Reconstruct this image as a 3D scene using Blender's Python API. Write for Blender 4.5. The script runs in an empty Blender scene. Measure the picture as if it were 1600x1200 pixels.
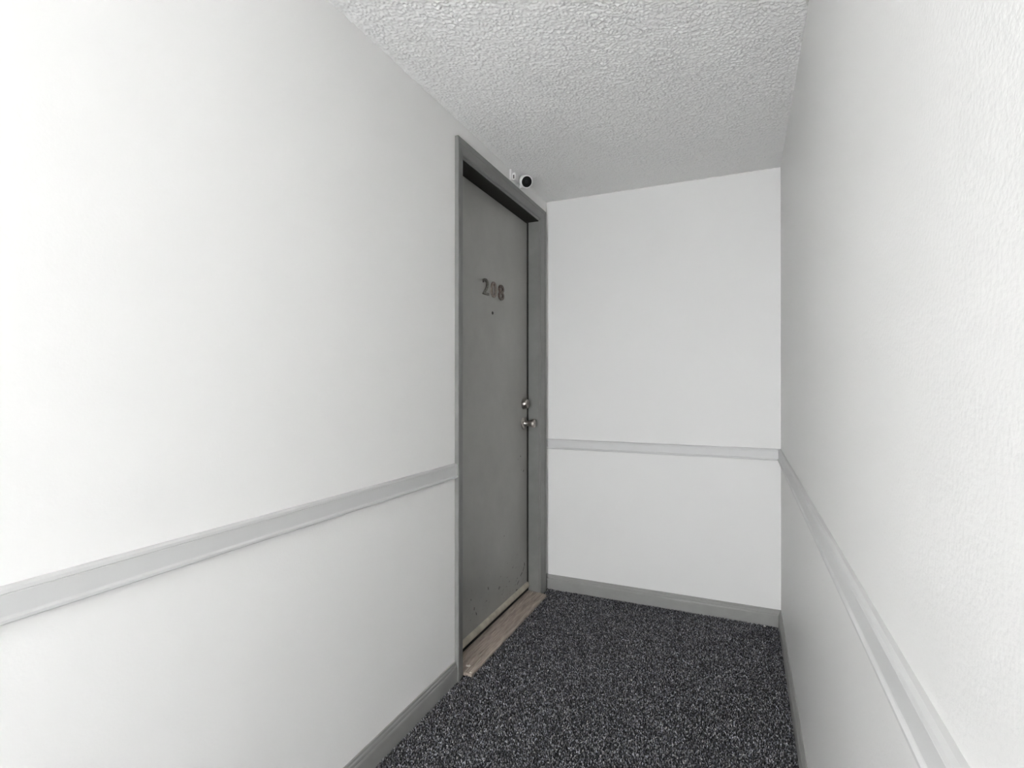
import bpy, bmesh, math, random
import numpy as np
from mathutils import Vector, Matrix

random.seed(7)
rng = np.random.default_rng(11)
scene = bpy.context.scene
COL = scene.collection

# ---------------------------------------------------------------- dimensions (metres)
XL, XR = -1.029, 0.165          # left and right wall faces
YF = 2.80                       # far wall face
YB = -2.10                      # unseen rear wall; opening added so that daylight comes through
ZC = 2.205                      # ceiling
CAMZ = 1.1587
OY0, OY1, OZ = 1.824, 2.687, 2.068   # door opening in the left wall
RAILZ, BASEZ = 0.854, 0.083     # top of chair rail / baseboard

# ---------------------------------------------------------------- camera, world, light, exposure
cam_d = bpy.data.cameras.new('camera')
cam_d.sensor_width = 36.0
cam_d.lens = 813.5 / 1600 * 36.0
cam_d.clip_start = 0.01
cam = bpy.data.objects.new('camera', cam_d)
cam.location = (0, 0, CAMZ)
cam.rotation_euler = (math.pi / 2 + 0.0023, 0, 0.4177)
COL.objects.link(cam)
scene.camera = cam

WORLD_STRENGTH = 3.0
world = bpy.data.worlds.new('fill_light')  # uniform fill, added to light the corridor through the rear opening
world.use_nodes = True
world.node_tree.nodes['Background'].inputs['Color'].default_value = (0.99, 0.995, 1.02, 1)
world.node_tree.nodes['Background'].inputs['Strength'].default_value = WORLD_STRENGTH
scene.world = world

scene.view_settings.view_transform = 'Standard'
scene.view_settings.look = 'None'
scene.view_settings.gamma = 1.0
scene.view_settings.use_curve_mapping = False
EXPOSURE = 2.60
scene.view_settings.exposure = EXPOSURE

# ---------------------------------------------------------------- materials
MATS = {}
def mat(name, col, rough=0.5, metal=0.0, spec=0.5):
    m = bpy.data.materials.new(name); m.use_nodes = True
    b = m.node_tree.nodes['Principled BSDF']
    b.inputs['Base Color'].default_value = (*col, 1)
    b.inputs['Roughness'].default_value = rough
    b.inputs['Metallic'].default_value = metal
    b.inputs['Specular IOR Level'].default_value = spec
    MATS[name] = m
    return m
def N(m, t, **kw):
    n = m.node_tree.nodes.new(t)
    for k, v in kw.items(): setattr(n, k, v)
    return n
def LK(m, a, b): m.node_tree.links.new(a, b)
def noise(m, scale, detail=3.0, rough=0.55, vec=None):
    n = N(m, 'ShaderNodeTexNoise')
    n.inputs['Scale'].default_value = scale; n.inputs['Detail'].default_value = detail
    n.inputs['Roughness'].default_value = rough
    LK(m, vec if vec is not None else objco(m), n.inputs['Vector'])
    return n
def objco(m):
    for n in m.node_tree.nodes:
        if n.bl_idname == 'ShaderNodeTexCoord': return n.outputs['Object']
    return N(m, 'ShaderNodeTexCoord').outputs['Object']
def ramp(m, fac, stops):
    r = N(m, 'ShaderNodeValToRGB')
    els = r.color_ramp.elements
    while len(els) < len(stops): els.new(0.5)
    for e, (p, c) in zip(els, stops):
        e.position = p; e.color = (*c, 1) if len(c) == 3 else c
    LK(m, fac, r.inputs['Fac'])
    return r
def bump(m, height, strength, dist):
    b = N(m, 'ShaderNodeBump')
    b.inputs['Strength'].default_value = strength; b.inputs['Distance'].default_value = dist
    LK(m, height, b.inputs['Height'])
    LK(m, b.outputs['Normal'], m.node_tree.nodes['Principled BSDF'].inputs['Normal'])
    return b
def basecol(m, out): LK(m, out, m.node_tree.nodes['Principled BSDF'].inputs['Base Color'])

def painted_wall(name, strength, spec, rough, alb):
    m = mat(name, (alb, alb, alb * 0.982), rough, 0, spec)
    n = noise(m, 170, 3, 0.5)
    bump(m, n.outputs['Fac'], strength, 0.002)
    v = noise(m, 1.6, 2, 0.5)
    r = ramp(m, v.outputs['Fac'], [(0.3, (alb * 0.99, alb * 0.988, alb * 0.972)), (0.7, (alb * 1.01, alb * 1.008, alb * 0.992))])
    basecol(m, r.outputs['Color'])
    return m
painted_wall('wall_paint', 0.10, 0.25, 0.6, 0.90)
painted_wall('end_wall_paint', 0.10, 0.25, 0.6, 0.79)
painted_wall('wall_paint_orange_peel', 0.30, 0.30, 0.42, 0.79)

m = mat('popcorn', (0.90, 0.898, 0.885), 0.9, 0, 0.2)
n = noise(m, 420, 2, 0.5); bump(m, n.outputs['Fac'], 0.35, 0.001)

m = mat('rail_paint', (0.63, 0.632, 0.628), 0.45, 0, 0.4)
n = noise(m, 60, 3); bump(m, n.outputs['Fac'], 0.04, 0.002)

m = mat('grey_trim', (0.195, 0.197, 0.192), 0.42, 0, 0.45)
n = noise(m, 45, 3); bump(m, n.outputs["Fac"], 0.02, 0.002)
n = noise(m, 14, 4, 0.6)
r = ramp(m, n.outputs['Fac'], [(0.3, (0.200, 0.202, 0.194)), (0.7, (0.228, 0.230, 0.221))]); basecol(m, r.outputs['Color'])

m = mat('base_paint', (0.32, 0.322, 0.316), 0.42, 0, 0.45)
n = noise(m, 45, 3); bump(m, n.outputs['Fac'], 0.05, 0.002)
n = noise(m, 9, 4, 0.6)
r = ramp(m, n.outputs['Fac'], [(0.3, (0.275, 0.275, 0.265)), (0.7, (0.31, 0.31, 0.299))]); basecol(m, r.outputs['Color'])

# door leaf: grey paint, cloudy patches, dark scuffs low on the leaf and by the latch
m = mat('door_paint', (0.17, 0.17, 0.165), 0.4, 0, 0.45)
co = objco(m)
c1 = noise(m, 5.0, 4, 0.6)
r1 = ramp(m, c1.outputs['Fac'], [(0.3, (0.315, 0.312, 0.292)), (0.7, (0.362, 0.360, 0.340))])
mp = N(m, 'ShaderNodeMapping'); mp.inputs['Rotation'].default_value = (0.5, 0, 0)
mp.inputs['Scale'].default_value = (1, 1.0, 2.2)
LK(m, co, mp.inputs['Vector'])
sc = noise(m, 38, 3, 0.62, mp.outputs['Vector'])
sr = ramp(m, sc.outputs['Fac'], [(0.655, (0, 0, 0)), (0.70, (1, 1, 1))])
sep = N(m, 'ShaderNodeSeparateXYZ'); LK(m, co, sep.inputs[0])
zm = N(m, 'ShaderNodeMapRange'); LK(m, sep.outputs['Z'], zm.inputs['Value'])
zm.inputs['From Min'].default_value = 0.34; zm.inputs['From Max'].default_value = 0.12
mul = N(m, 'ShaderNodeMath', operation='MULTIPLY'); LK(m, sr.outputs['Color'], mul.inputs[0]); LK(m, zm.outputs['Result'], mul.inputs[1])
mx = N(m, 'ShaderNodeMix', data_type='RGBA'); LK(m, mul.outputs[0], mx.inputs['Factor'])
LK(m, r1.outputs['Color'], mx.inputs['A']); mx.inputs['B'].default_value = (0.045, 0.042, 0.038, 1)
basecol(m, mx.outputs['Result'])
n = noise(m, 70, 2); bump(m, n.outputs['Fac'], 0.05, 0.002)

mat('scuff', (0.035, 0.032, 0.03), 0.7)
mat('dark_gap', (0.012, 0.011, 0.010), 0.9)
m = mat('nickel', (0.42, 0.39, 0.36), 0.30, 1.0)
n = noise(m, 90, 3); r = ramp(m, n.outputs['Fac'], [(0.3, (0.28, 0.255, 0.235)), (0.7, (0.48, 0.45, 0.42))]); basecol(m, r.outputs['Color'])
m = mat('sweep_vinyl', (0.50, 0.46, 0.37), 0.55)
n = noise(m, 18, 4); r = ramp(m, n.outputs['Fac'], [(0.35, (0.40, 0.36, 0.29)), (0.65, (0.58, 0.545, 0.45))]); basecol(m, r.outputs['Color'])
# threshold: brown-grey weathered strip, streaked along its length
m = mat('threshold_metal', (0.26, 0.215, 0.18), 0.5, 0.15)
mp = N(m, 'ShaderNodeMapping'); mp.inputs['Scale'].default_value = (60, 5, 10); LK(m, objco(m), mp.inputs['Vector'])
n = noise(m, 2.2, 4, 0.6, mp.outputs['Vector'])
r = ramp(m, n.outputs['Fac'], [(0.3, (0.29, 0.235, 0.195)), (0.5, (0.44, 0.37, 0.315)), (0.72, (0.58, 0.51, 0.44))]); basecol(m, r.outputs['Color'])
m = mat('bare_digit', (0.20, 0.155, 0.125), 0.5, 0.0)
n = noise(m, 120, 3); r = ramp(m, n.outputs['Fac'], [(0.35, (0.15, 0.12, 0.10)), (0.65, (0.31, 0.265, 0.23))]); basecol(m, r.outputs['Color'])
m = mat('dark_digit', (0.09, 0.065, 0.05), 0.5)
n = noise(m, 110, 3); r = ramp(m, n.outputs['Fac'], [(0.35, (0.045, 0.032, 0.025)), (0.65, (0.16, 0.12, 0.095))]); basecol(m, r.outputs['Color'])
m = mat('painted_digit', (0.19, 0.19, 0.17), 0.5)
n = noise(m, 120, 3); r = ramp(m, n.outputs['Fac'], [(0.40, (0.06, 0.055, 0.045)), (0.58, (0.17, 0.165, 0.145))]); basecol(m, r.outputs['Color'])
mat('white_plastic', (0.90, 0.90, 0.89), 0.35)
mat('black_glass', (0.003, 0.003, 0.003), 0.35, 0, 0.3)
mat('black_plastic', (0.004, 0.004, 0.004), 0.65, 0, 0.2)
mat('slot_dark', (0.05, 0.048, 0.04), 0.7)
mat('white_chip', (0.82, 0.79, 0.74), 0.7)
# carpet
m = mat('carpet_backing', (0.018, 0.018, 0.020), 1.0, 0, 0.1)
n = noise(m, 240, 2); r = ramp(m, n.outputs['Fac'], [(0.35, (0.008, 0.008, 0.009)), (0.65, (0.04, 0.04, 0.044))]); basecol(m, r.outputs['Color'])
m = mat('carpet_yarn', (0.04, 0.04, 0.043), 0.95, 0, 0.15)
at = N(m, 'ShaderNodeAttribute', attribute_name='yarn'); basecol(m, at.outputs['Color'])

# ---------------------------------------------------------------- helpers
def link(name, me, material, parent=None):
    o = bpy.data.objects.new(name, me); COL.objects.link(o)
    if material and not me.materials: me.materials.append(MATS[material])
    if parent is not None: o.parent = parent
    return o
def obj(name, bm, material, parent=None, smooth=None):
    bmesh.ops.recalc_face_normals(bm, faces=bm.faces)
    me = bpy.data.meshes.new(name); bm.to_mesh(me); bm.free()
    if smooth is not None:
        for p in me.polygons: p.use_smooth = True
        try: me.set_sharp_from_angle(angle=math.radians(smooth))
        except Exception: pass
    return link(name, me, material, parent)
def empty(name, loc=(0, 0, 0)):
    o = bpy.data.objects.new(name, None); o.location = loc; o.empty_display_size = 0.05
    COL.objects.link(o); return o
def tag(o, label=None, cat=None, group=None, kind=None):
    if label: o['label'] = label
    if cat: o['category'] = cat
    if group: o['group'] = group
    if kind: o['kind'] = kind
    return o
def box(bm, lo, hi, bev=0.0):
    lo = Vector(lo); hi = Vector(hi)
    r = bmesh.ops.create_cube(bm, size=1.0)
    vs = r['verts']
    for v in vs: v.co = Vector(((lo[i] + hi[i]) / 2 + v.co[i] * (hi[i] - lo[i]) for i in range(3)))
    if bev > 0:
        es = list({e for v in vs for e in v.link_edges})
        bmesh.ops.bevel(bm, geom=es, offset=bev, segments=2, affect='EDGES', profile=0.6)
def boxes(*bs, bev=0.0):
    bm = bmesh.new()
    for lo, hi in bs: box(bm, lo, hi, bev)
    return bm
def sweep(bm, profile, place_a, place_b):
    """Extrude a closed 2-D profile between two placements (functions profile point -> Vector)."""
    a = [bm.verts.new(place_a(*p)) for p in profile]
    b = [bm.verts.new(place_b(*p)) for p in profile]
    n = len(profile)
    for i in range(n):
        j = (i + 1) % n
        bm.faces.new((a[i], a[j], b[j], b[i]))
    bm.faces.new(a[::-1]); bm.faces.new(b)
def lathe(profile, origin, axis, seg=40):
    """Revolve (r, h) points about an axis; open ends closed when r == 0."""
    bm = bmesh.new()
    axis = Vector(axis).normalized()
    q = Vector((0, 0, 1)).rotation_difference(axis)
    o = Vector(origin); rings = []
    for r, h in profile:
        if r <= 1e-6: rings.append([bm.verts.new(o + q @ Vector((0, 0, h)))])
        else: rings.append([bm.verts.new(o + q @ Vector((r * math.cos(2 * math.pi * k / seg), r * math.sin(2 * math.pi * k / seg), h))) for k in range(seg)])
    for A, B in zip(rings, rings[1:]):
        for k in range(seg):
            j = (k + 1) % seg
            if len(A) == 1 and len(B) == 1: continue
            if len(A) == 1: bm.faces.new((A[0], B[k], B[j]))
            elif len(B) == 1: bm.faces.new((A[k], A[j], B[0]))
            else: bm.faces.new((A[k], A[j], B[j], B[k]))
    return bm

# ---------------------------------------------------------------- room shell
T = 0.14
RO = 0.0205   # the rough opening is wider than the jambs it takes
bm = boxes(((XL - T, YB, -0.02), (XL, OY0 - RO, ZC + 0.02)), ((XL - T, OY0 - RO, OZ + RO), (XL, OY1 + RO, ZC + 0.02)), ((XL - T, OY1 + RO, -0.02), (XL, YF, ZC + 0.02)))
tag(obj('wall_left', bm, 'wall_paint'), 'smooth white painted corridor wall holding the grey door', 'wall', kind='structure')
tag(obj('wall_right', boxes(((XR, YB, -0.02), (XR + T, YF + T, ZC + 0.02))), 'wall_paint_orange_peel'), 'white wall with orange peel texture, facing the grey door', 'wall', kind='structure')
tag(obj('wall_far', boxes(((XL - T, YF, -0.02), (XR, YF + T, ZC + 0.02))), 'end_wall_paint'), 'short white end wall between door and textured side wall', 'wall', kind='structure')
tag(obj('floor', boxes(((XL - 0.2, YB, -0.06), (XR + T, YF + T, 0.0))), 'carpet_backing'), 'dark charcoal carpeted corridor floor', 'floor', kind='structure')

# ceiling: sprayed popcorn relief as real geometry where it can be seen, plain slab behind
def bandnoise(nx, ny, wl_cells, bw=0.35):
    w = rng.standard_normal((nx, ny))
    F = np.fft.rfft2(w)
    kx = np.fft.fftfreq(nx)[:, None]; ky = np.fft.rfftfreq(ny)[None, :]
    k = np.sqrt(kx * kx + ky * ky) + 1e-9
    k0 = 1.0 / wl_cells
    g = np.exp(-(np.log(k / k0) / bw) ** 2)
    h = np.fft.irfft2(F * g, s=(nx, ny)); return h / h.std()
st = 0.0036
gy0, gy1 = 0.55, YF
nx = int((XR - XL) / st) + 1; ny = int((gy1 - gy0) / st) + 1
xs = np.linspace(XL, XR, nx); ys = np.linspace(gy0, gy1, ny)
h = 0.85 * bandnoise(nx, ny, 3.1) + 0.40 * bandnoise(nx, ny, 7.0) + 0.25 * bandnoise(nx, ny, 22.0)
h = np.clip(h + 0.35, -0.5, 2.4) * 0.0018
co = np.empty((nx, ny, 3)); co[..., 0] = xs[:, None]; co[..., 1] = ys[None, :]; co[..., 2] = ZC - h
idx = np.arange(nx * ny).reshape(nx, ny)
q = np.stack([idx[:-1, :-1], idx[:-1, 1:], idx[1:, 1:], idx[1:, :-1]], -1).reshape(-1, 4)
me = bpy.data.meshes.new('ceiling')
me.vertices.add(nx * ny); me.vertices.foreach_set('co', co.ravel())
me.loops.add(q.size); me.loops.foreach_set('vertex_index', q.ravel().astype(np.int32))
me.polygons.add(len(q)); me.polygons.foreach_set('loop_start', np.arange(0, q.size, 4, dtype=np.int32))
me.polygons.foreach_set('use_smooth', np.ones(len(q), dtype=bool))
me.update(calc_edges=True)
ceil = tag(link('ceiling', me, 'popcorn'), 'white popcorn textured ceiling over the corridor', 'ceiling', kind='structure')

obj('ceiling_slab', boxes(((XL - T, YB, ZC + 0.001), (XR + T, YF + T, ZC + 0.10)), ((XL, YB, ZC - 0.0005), (XR, gy0, ZC + 0.002))), 'popcorn', ceil)

WX0 = XL + 0.06  # opening added in the unseen wall, sized for the fill it lets in
WX1 = XR - 0.06
WZ0 = 0.15
WZ1 = 1.60
tag(obj('wall_rear', boxes(((XL - T, YB - 0.12, -0.02), (WX0, YB, ZC)), ((WX1, YB - 0.12, -0.02), (XR + T, YB, ZC)), ((WX0, YB - 0.12, -0.02), (WX1, YB, WZ0)), ((WX0, YB - 0.12, WZ1), (WX1, YB, ZC))), 'wall_paint'), 'white wall behind the viewer with a wide opening added for daylight', 'wall', kind='structure')
# ---------------------------------------------------------------- baseboards and chair rails
BASE_P = [(0, 0), (0.0115, 0), (0.0115, 0.056), (0.0100, 0.0605), (0.0078, 0.0625), (0.0088, 0.0655), (0.0080, 0.0720), (0.0052, 0.0755), (0.0046, 0.0825), (0.0030, BASEZ), (0, BASEZ)]
RAIL_P = [(d, RAILZ - z) for d, z in [(0, 0), (0.0060, 0.0008), (0.0105, 0.0040), (0.0120, 0.0095), (0.0100, 0.0108), (0.0112, 0.0128), (0.0112, 0.0445), (0.0120, 0.0462), (0.0150, 0.0490), (0.0152, 0.0535), (0.0135, 0.0555), (0, 0.0555)]]
def wall_run(name, profile, wall, y0, y1, material, label, cat, mitre=0):
    bm = bmesh.new()
    if wall == 'left':
        sweep(bm, profile, lambda d, z: Vector((XL + d, y0, z)), lambda d, z: Vector((XL + d, y1, z)))
    elif wall == 'right':
        sweep(bm, profile, lambda d, z: Vector((XR - d, y0, z)), lambda d, z: Vector((XR - d, y1 - d, z)))
    else:
        sweep(bm, profile, lambda d, z: Vector((y0, YF - d, z)), lambda d, z: Vector((y1 - d, YF - d, z)))
    return tag(obj(name, bm, material), label, cat, kind='structure')
CN0, CF1 = 1.768, 2.757          # outer edges of the door casing
wall_run('baseboard_left', BASE_P, 'left', YB, CN0, 'base_paint', 'grey moulded baseboard running up to the door casing', 'baseboard')
wall_run('baseboard_far', BASE_P, 'far', XL, XR, 'base_paint', 'grey moulded baseboard along the short end wall', 'baseboard')
wall_run('baseboard_right', BASE_P, 'right', YB, YF, 'base_paint', 'grey moulded baseboard under the textured white wall', 'baseboard')
wall_run('trim_1', RAIL_P, 'left', YB, CN0 - 0.001, 'rail_paint', 'pale grey chair rail ending at the door casing', 'chair rail')
wall_run('trim_2', RAIL_P, 'far', XL, XR, 'rail_paint', 'pale grey chair rail across the short end wall', 'chair rail')
wall_run('trim_3', RAIL_P, 'right', YB, YF, 'rail_paint', 'pale grey chair rail along the textured white wall', 'chair rail')

# ---------------------------------------------------------------- door frame (casing, jambs, stops)
frame = tag(empty('trim_4', (XL, (OY0 + OY1) / 2, 0)), 'dark grey door casing and deep jambs around the door', 'door frame', kind='structure')
def framepart(name, bm, material, smooth=None):
    o = obj(name, bm, material, None, smooth); o.parent = frame
    o.matrix_parent_inverse = Matrix.Translation(frame.location).inverted()
    return o
def casing_profile(w):   # (distance from inner edge, depth)
    return [(0, 0), (0, 0.0070), (0.004, 0.0088), (w * 0.55, 0.0120), (w * 0.62, 0.0114), (w * 0.66, 0.0135), (w - 0.006, 0.0168), (w - 0.002, 0.0166), (w, 0.0145), (w, 0)]
CI0, CI1, CIZ = 1.819, 2.692, 2.079      # inner edges (5 mm reveal on the jamb)
CTOP = 2.134
wn, wf, wh = CI0 - CN0, CF1 - CI1, CTOP - CIZ
bm = bmesh.new()
sweep(bm, casing_profile(wn), lambda w, d: Vector((XL + d, CI0 - w, 0)), lambda w, d: Vector((XL + d, CI0 - w, CIZ + w * wh / wn)))
framepart('casing_side', bm, 'grey_trim')
bm = bmesh.new()
sweep(bm, casing_profile(wf), lambda w, d: Vector((XL + d, CI1 + w, 0)), lambda w, d: Vector((XL + d, CI1 + w, CIZ + w * wh / wf)))
framepart('casing_side', bm, 'grey_trim')
bm = bmesh.new()
sweep(bm, casing_profile(wh), lambda w, d: Vector((XL + d, CI0 - w * wn / wh, CIZ + w)), lambda w, d: Vector((XL + d, CI1 + w * wf / wh, CIZ + w)))
framepart('casing_head', bm, 'grey_trim')
XD = XL - 0.070          # door face
JT = 0.020
framepart('jamb', boxes(((XL - 0.135, OY0 - JT, 0), (XL + 0.0005, OY0, OZ + JT)), bev=0.001), 'grey_trim')
framepart('jamb', boxes(((XL - 0.135, OY1, 0), (XL + 0.0005, OY1 + JT, OZ + JT)), bev=0.001), 'grey_trim')
framepart('jamb_head', boxes(((XL - 0.135, OY0, OZ), (XL + 0.0005, OY1, OZ + JT)), bev=0.001), 'grey_trim')
mat('shade_and_weatherstrip', (0.030, 0.028, 0.024), 0.8, 0, 0.2)  # near-black: shade under the door head put into colour; also latch-side gasket
framepart('shade_and_weatherstrip', boxes(((XD - 0.046, OY0 + 0.0005, OZ - 0.004), (XL - 0.003, OY1 - 0.0005, OZ + 0.001))), 'shade_and_weatherstrip')['label'] = 'dark strip painted as the shade under the door head'
framepart('shade_and_weatherstrip', boxes(((XD - 0.003, OY1 - 0.0045, 0.02), (XD + 0.0065, OY1 + 0.0002, OZ - 0.003))), 'shade_and_weatherstrip')
framepart('door_stop', boxes(((XL - 0.135, OY0, 0), (XD - 0.047, OY0 + 0.02, OZ)), ((XL - 0.135, OY1 - 0.02, 0), (XD - 0.047, OY1, OZ)), ((XL - 0.135, OY0, OZ - 0.02), (XD - 0.047, OY1, OZ))), 'dark_gap')

# ---------------------------------------------------------------- door
door = tag(empty('door_1', (XD, (OY0 + OY1) / 2, 0)), 'worn grey apartment door numbered 208 with nickel knob and deadbolt', 'door', kind='structure')
PI_ = Matrix.Translation(door.location).inverted()
def dpart(name, bm, material, parent=None, smooth=None, label=None):
    o = obj(name, bm, material, None, smooth)
    if parent is None: o.parent = door; o.matrix_parent_inverse = PI_
    else: o.parent = parent
    if label: o['label'] = label
    return o
leaf = dpart('door_leaf', boxes(((XD - 0.045, OY0 + 0.003, 0.030), (XD, OY1 - 0.006, OZ - 0.010)), bev=0.0012), 'door_paint')
# sweep: bulging vinyl strip along the bottom
bm = bmesh.new()
SP = [(0, 0.037), (0.005, 0.0355), (0.010, 0.038), (0.0130, 0.044), (0.0125, 0.053), (0.009, 0.061), (0.004, 0.066), (0, 0.067)]
sweep(bm, SP, lambda d, z: Vector((XD + d, OY0 + 0.004, z)), lambda d, z: Vector((XD + d, OY1 - 0.004, z)))
dpart('door_sweep', bm, 'sweep_vinyl', None, 50, 'beige vinyl door sweep')
bm = boxes(((XD - 0.012, OY0 + 0.004, 0.0185), (XD + 0.004, OY1 - 0.004, 0.036)))
dpart('sweep_lip', bm, 'dark_gap')
# deadbolt and knob
KY = 2.630
DB = Vector((XD, KY, 1.057)); KN = Vector((XD, KY, 0.951))
bolt = dpart('deadbolt', lathe([(0, 0), (0.0285, 0), (0.0295, 0.004), (0.0290, 0.012), (0.0265, 0.021), (0.0235, 0.0265), (0.0215, 0.0280), (0.0205, 0.0265), (0, 0.0262)], DB, (1, 0, 0)), 'nickel', None, 35, 'round nickel deadbolt cylinder')
dpart('keyhole', boxes(((DB.x + 0.0255, DB.y - 0.0015, DB.z - 0.006), (DB.x + 0.0268, DB.y + 0.0015, DB.z + 0.006))), 'black_plastic', bolt)
dpart('knob_rose', lathe([(0, 0), (0.0330, 0), (0.0335, 0.002), (0.0315, 0.0055), (0.0250, 0.0090), (0.0170, 0.0110), (0, 0.0112)], KN, (1, 0, 0)), 'nickel', None, 35, 'nickel knob rose')
knob = dpart('door_knob', lathe([(0, 0.008), (0.0185, 0.010), (0.0155, 0.020), (0.0145, 0.030), (0.0165, 0.039), (0.0200, 0.047), (0.0228, 0.054), (0.0232, 0.060), (0.0215, 0.0655), (0.0165, 0.0685), (0.0120, 0.0690), (0.0105, 0.0675), (0, 0.0672)], KN, (1, 0, 0)), 'nickel', None, 40, 'flared nickel door knob')
dpart('keyhole', boxes(((KN.x + 0.0665, KN.y - 0.0015, KN.z - 0.005), (KN.x + 0.0680, KN.y + 0.0015, KN.z + 0.005))), 'black_plastic', knob)
# peephole
PH = Vector((XD, 2.2446, 1.505))
dpart('peephole', lathe([(0, 0), (0.0075, 0), (0.0075, 0.0015), (0.0062, 0.0028), (0.0050, 0.0026), (0.0046, 0.0012), (0, 0.0012)], PH, (1, 0, 0), 24), 'slot_dark', None, 35)
# numerals
def digit(ch, yc, material, name, label):
    cu = bpy.data.curves.new('digit', 'FONT'); cu.body = ch
    cu.size = 0.1; cu.extrude = 0.0030; cu.bevel_depth = 0.0008; cu.bevel_resolution = 1
    cu.resolution_u = 6
    to = bpy.data.objects.new('digit', cu); COL.objects.link(to)
    bpy.context.view_layer.update()
    me = bpy.data.meshes.new_from_object(to.evaluated_get(bpy.context.evaluated_depsgraph_get()))
    bpy.data.objects.remove(to)
    a = np.empty(len(me.vertices) * 3); me.vertices.foreach_get('co', a); a = a.reshape(-1, 3)
    lo, hi = a.min(0), a.max(0)
    s = np.array([0.060, 0.076]) / (hi - lo)[:2]
    b = np.empty_like(a)
    b[:, 1] = yc + (a[:, 0] - (lo[0] + hi[0]) / 2) * s[0]
    b[:, 2] = 1.6175 + (a[:, 1] - (lo[1] + hi[1]) / 2) * s[1]
    b[:, 0] = XD + 0.0005 + (a[:, 2] - lo[2])
    me.vertices.foreach_set('co', b.ravel()); me.update()
    me.materials.clear()
    o = link(name, me, material); o.parent = door; o.matrix_parent_inverse = PI_
    o['label'] = label
    return o
digit('2', 2.167, 'painted_digit', 'house_number', 'numeral 2 painted over in grey')
digit('0', 2.251, 'bare_digit', 'house_number', 'brown metal numeral 0')
digit('8', 2.335, 'dark_digit', 'house_number', 'dark brown metal numeral 8')
# paint scars and scuffs with a shape of their own
def scuff(y, z, w, hh, ang):
    bm = bmesh.new(); k = 8; vs = []
    for i in range(k):
        t = 2 * math.pi * i / k; r = random.uniform(0.6, 1.0)
        a, b = math.cos(t) * w * r, math.sin(t) * hh * r
        vs.append((y + a * math.cos(ang) - b * math.sin(ang), z + a * math.sin(ang) + b * math.cos(ang)))
    lo = [bm.verts.new((XD - 0.0002, p, q)) for p, q in vs]; hi = [bm.verts.new((XD + 0.0004, p, q)) for p, q in vs]
    bm.faces.new(hi); bm.faces.new(lo[::-1])
    for i in range(k): bm.faces.new((lo[i], lo[(i + 1) % k], hi[(i + 1) % k], hi[i]))
    return dpart('scuff_mark', bm, 'scuff')
for s in [(2.59, 0.775, .006, .004, .2), (2.555, .762, .004, .002, .5), (2.63, .69, .010, .003, .6), (2.60, .70, .003, .002, 0),
          (2.63, 0.155, .018, .003, .9), (2.60, 0.135, .022, .003, .5), (2.555, .105, .020, .0025, .5), (2.645, .175, .004, .012, .2),
          (2.32, .16, .010, .004, 1.0), (2.20, .20, .004, .010, .3), (2.06, .16, .004, .010, -.2), (2.08, .13, .003, .011, .4), (2.03, .21, .003, .006, .4), (2.38, .40, .004, .003, .2)]:
    scuff(*s)

# ---------------------------------------------------------------- threshold
thr = bmesh.new()
xb, xf = XD - 0.02, XL + 0.044
P = [(xb, 0.0), (xb, 0.0185)]
nr = 9
for i in range(nr):
    t0 = i / nr; x0 = xb + 0.012 + (xf - 0.012 - xb - 0.012) * t0; wdt = (xf - xb - 0.024) / nr
    zt = 0.0185 - 0.004 * t0
    P += [(x0 + wdt * 0.06, zt), (x0 + wdt * 0.62, zt - 0.0003), (x0 + wdt * 0.70, zt - 0.0032), (x0 + wdt * 0.96, zt - 0.0032)]
P += [(xf - 0.010, 0.0142), (xf - 0.003, 0.0125), (xf, 0.0095), (xf, 0.0)]
sweep(thr, P, lambda x, z: Vector((x, OY0 + 0.0005, z)), lambda x, z: Vector((x, OY1 - 0.0005, z)))
thr_o = tag(obj('trim_5', thr, 'threshold_metal'), 'brown grooved door threshold with a white paint fleck', 'threshold', kind='structure')
def fleck(name, c, r, hh, material, parent=None):
    bm = bmesh.new(); bmesh.ops.create_icosphere(bm, subdivisions=2, radius=1.0)
    for v in bm.verts:
        k = 1 + 0.35 * math.sin(3 * v.co.x + 5 * v.co.y + c[0] * 90) * random.uniform(0.6, 1)
        v.co = Vector((c[0] + v.co.x * r[0] * k, c[1] + v.co.y * r[1] * k, c[2] + v.co.z * hh))
    o = obj(name, bm, material, parent, 60)
    return o
fleck('paint_fleck', (XL + 0.004, 1.868, 0.0155), (0.010, 0.008), 0.0014, 'white_chip', thr_o)
fleck('paint_fleck', (XL + 0.035, 1.832, 0.0135), (0.005, 0.003), 0.0012, 'white_chip', thr_o)

# ---------------------------------------------------------------- security camera above the door
cz = Vector((XL + 0.060, 2.363, 2.157))
face_dir = Vector((0.60, -0.66, -0.45)).normalized()
seccam = tag(empty('security_camera', (XL, 2.40, 2.145)), 'small white security camera with round black face above the door', 'security camera')
SI = Matrix.Translation(seccam.location).inverted()
def spart(root, name, bm, material, smooth=None, inv=SI, label=None):
    o = obj(name, bm, material, None, smooth); o.parent = root; o.matrix_parent_inverse = inv
    if label: o['label'] = label
    return o
R = 0.0310
spart(seccam, 'camera_body', lathe([(0, -0.050), (0.018, -0.049), (0.0265, -0.043), (0.0300, -0.034), (R, -0.020), (R, -0.002), (0.0295, 0.000), (0.0262, 0.000), (0.0255, -0.002), (0, -0.002)], cz, face_dir, 48), 'white_plastic', 40)
fc = spart(seccam, 'camera_face', lathe([(0, -0.0022), (0.0255, -0.0022), (0.0255, -0.0008), (0.0245, -0.0004), (0, -0.0002)], cz, face_dir, 48), 'black_plastic', 40, label='round black front plate')
ln = spart(seccam, 'lens', lathe([(0, -0.0004), (0.0085, -0.0004), (0.0085, 0.0006), (0.0070, 0.0010), (0.0040, 0.0016), (0, 0.0020)], cz, face_dir, 32), 'black_glass', 40)
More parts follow.
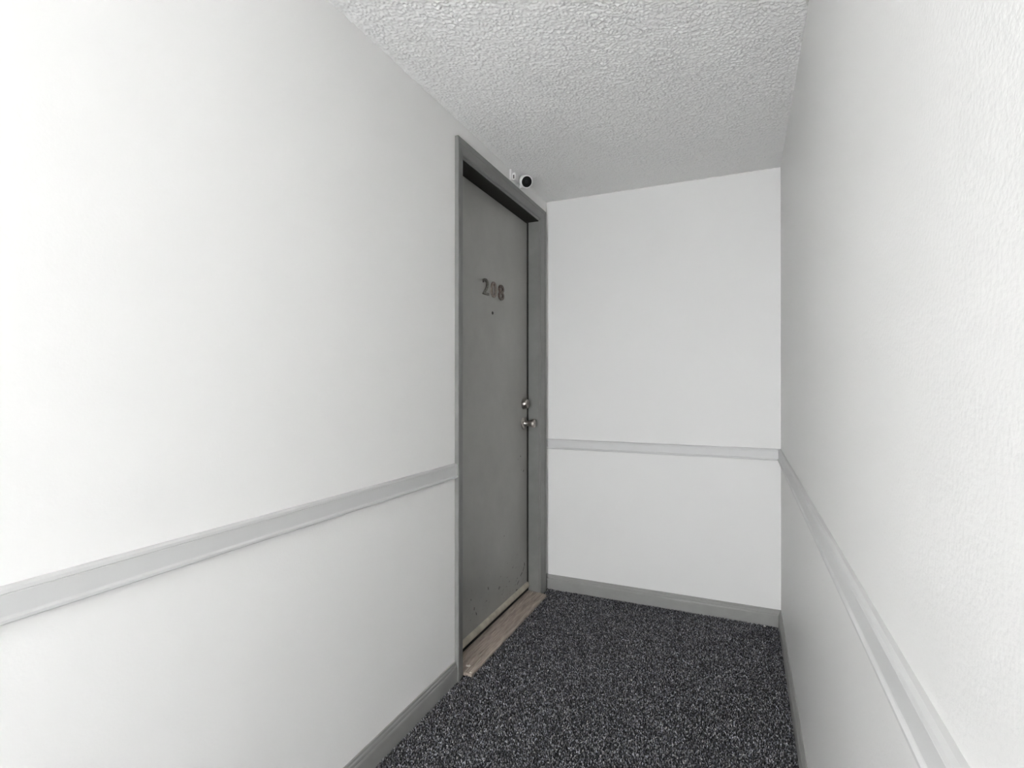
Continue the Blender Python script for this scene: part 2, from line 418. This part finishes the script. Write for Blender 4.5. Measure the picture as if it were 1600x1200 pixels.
ln.parent = fc; ln.matrix_parent_inverse = Matrix.Identity(4)
# bracket: wall disc and bent arm
back = cz - face_dir * 0.044
arm = bmesh.new()
pts = [Vector((XL + 0.004, 2.405, 2.156)), Vector((XL + 0.012, 2.404, 2.158)), Vector((XL + 0.022, 2.401, 2.162)), back]
prev = None
for i, p_ in enumerate(pts):
    d = (pts[min(i + 1, len(pts) - 1)] - pts[max(i - 1, 0)]).normalized()
    qd = Vector((0, 0, 1)).rotation_difference(d)
    ring = [arm.verts.new(p_ + qd @ Vector((0.008 * math.cos(2 * math.pi * k / 16), 0.008 * math.sin(2 * math.pi * k / 16), 0))) for k in range(16)]
    if prev:
        for k in range(16): arm.faces.new((prev[k], prev[(k + 1) % 16], ring[(k + 1) % 16], ring[k]))
    else: arm.faces.new(ring[::-1])
    prev = ring
arm.faces.new(prev)
spart(seccam, 'bracket_arm', arm, 'white_plastic', 50)
spart(seccam, 'wall_plate', lathe([(0, 0), (0.021, 0), (0.021, 0.004), (0.018, 0.006), (0, 0.006)], (XL, 2.405, 2.157), (1, 0, 0), 32), 'white_plastic', 40)
# contact sensor beside it
sens = tag(empty('door_sensor', (XL, 2.30, 2.16)), 'small white sensor box with a slot beside the security camera', 'sensor')
QI = Matrix.Translation(sens.location).inverted()
spart(sens, 'back_plate', boxes(((XL, 2.288, 2.150), (XL + 0.010, 2.345, 2.200)), bev=0.0015), 'white_plastic', None, QI)
spart(sens, 'housing', boxes(((XL + 0.009, 2.300, 2.152), (XL + 0.026, 2.340, 2.186)), bev=0.002), 'white_plastic', None, QI)
spart(sens, 'slot', boxes(((XL + 0.0145, 2.2995, 2.157), (XL + 0.0205, 2.3025, 2.175))), 'slot_dark', None, QI, 'dark slot')

# ---------------------------------------------------------------- carpet pile
py0, py1 = 0.15, YF - 0.011
px0, px1 = XL + 0.011, XR - 0.011
cell = 0.0050
gx = np.arange(px0, px1, cell); gy = np.arange(py0, py1, cell)
X, Y = np.meshgrid(gx, gy, indexing='ij'); X = X.ravel(); Y = Y.ravel()
X = X + rng.uniform(-.5, .5, X.size) * cell * 1.1; Y = Y + rng.uniform(-.5, .5, Y.size) * cell * 1.1
X = np.clip(X, px0, px1); Y = np.clip(Y, py0, py1)
keep = ~((X < xf + 0.002) & (Y > OY0 - 0.002) & (Y < OY1 + 0.002))
keep &= ~((X < XL + 0.019) & (Y > CN0 - 0.002) & (Y < CF1 + 0.002))
X, Y = X[keep], Y[keep]; n = X.size
ang = rng.uniform(0, 2 * np.pi, n); hgt = rng.uniform(0.0035, 0.0075, n); rad = rng.uniform(0.0014, 0.0024, n)
lean = rng.uniform(0, 0.0035, n); la = rng.uniform(0, 2 * np.pi, n)
# each tuft: 4-sided base ring, wider 4-sided upper ring, tip -> 9 vertices, 12 triangles worth
V = np.zeros((n, 9, 3))
for k in range(4):
    a = ang + k * np.pi / 2
    V[:, k, 0] = X + np.cos(a) * rad * 0.7; V[:, k, 1] = Y + np.sin(a) * rad * 0.7; V[:, k, 2] = 0.0
    V[:, 4 + k, 0] = X + np.cos(a) * rad + np.cos(la) * lean * 0.7
    V[:, 4 + k, 1] = Y + np.sin(a) * rad + np.sin(la) * lean * 0.7
    V[:, 4 + k, 2] = hgt * 0.72
V[:, 8, 0] = X + np.cos(la) * lean; V[:, 8, 1] = Y + np.sin(la) * lean; V[:, 8, 2] = hgt
V[..., 0] = np.clip(V[..., 0], px0, px1); V[..., 1] = np.clip(V[..., 1], py0, py1)
tri = []
for k in range(4):
    j = (k + 1) % 4
    tri += [(k, j, 4 + j), (k, 4 + j, 4 + k), (4 + k, 4 + j, 8)]
tri = np.array(tri)
Fc = (np.arange(n)[:, None, None] * 9 + tri[None]).reshape(-1, 3).astype(np.int32)
me = bpy.data.meshes.new('carpet_pile')
me.vertices.add(n * 9); me.vertices.foreach_set('co', V.ravel())
me.loops.add(Fc.size); me.loops.foreach_set('vertex_index', Fc.ravel())
me.polygons.add(len(Fc)); me.polygons.foreach_set('loop_start', np.arange(0, Fc.size, 3, dtype=np.int32))
me.polygons.foreach_set('use_smooth', np.ones(len(Fc), dtype=bool))
me.update(calc_edges=True)
u = rng.uniform(0, 1, n)
val = np.where(u < 0.55, rng.uniform(0.035, 0.12, n), np.where(u < 0.92, rng.uniform(0.15, 0.31, n), rng.uniform(0.36, 0.60, n)))
tint = rng.uniform(0, 1, n)[:, None]
c = val[:, None] * ((1 - tint) * np.array([0.95, 0.97, 1.12]) + tint * np.array([1.03, 1.0, 0.98]))
cc = np.ones((n, 9, 4)); cc[..., :3] = c[:, None, :]
att = me.color_attributes.new('yarn', 'FLOAT_COLOR', 'POINT'); att.data.foreach_set('color', cc.ravel())
tag(link('carpet_pile', me, 'carpet_yarn'), 'speckled charcoal carpet pile covering the corridor floor', 'carpet', kind='stuff')

# crumbs on the carpet
for (x, y, s) in [(0.094, 2.765, 0.0045), (-0.40, 2.05, 0.003), (-0.745, 2.32, 0.003), (-0.72, 1.98, 0.003)]:
    o = fleck('crumb', (0, 0, 0), (s, s * 0.7), s * 0.6, 'white_chip')
    o.location = (x, y, 0.0065 + s * 0.3)
    tag(o, 'tiny white crumb against the end wall baseboard' if y > 2.7 else 'tiny white crumb lying on the open charcoal carpet', 'crumb', 'white crumbs on the carpet')


# ---------------------------------------------------------------- flush ceiling lamp behind the viewer
LAMPS = [(-1.25, 5.5)]
for ly, lw in LAMPS:
    root = tag(empty('ceiling_lamp', (-0.43, ly, ZC)), 'round flush ceiling lamp with a flat white lens', 'lamp')
    inv = Matrix.Translation(root.location).inverted()
    spart(root, 'lamp_rim', lathe([(0.160, -0.012), (0.160, -0.016), (0.172, -0.018), (0.180, -0.014), (0.180, 0), (0, 0)], (-0.43, ly, ZC - 0.001), (0, 0, 1)), 'white_plastic', 40, inv)
    m = mat('lamp_lens', (0.9, 0.9, 0.9), 0.4)
    b = m.node_tree.nodes['Principled BSDF']
    b.inputs['Emission Color'].default_value = (1.0, 0.99, 0.97, 1)
    b.inputs['Emission Strength'].default_value = lw
    spart(root, 'lamp_lens', lathe([(0, -0.0155), (0.162, -0.0155), (0.162, -0.0125), (0, -0.0125)], (-0.43, ly, ZC - 0.001), (0, 0, 1)), 'lamp_lens', None, inv)
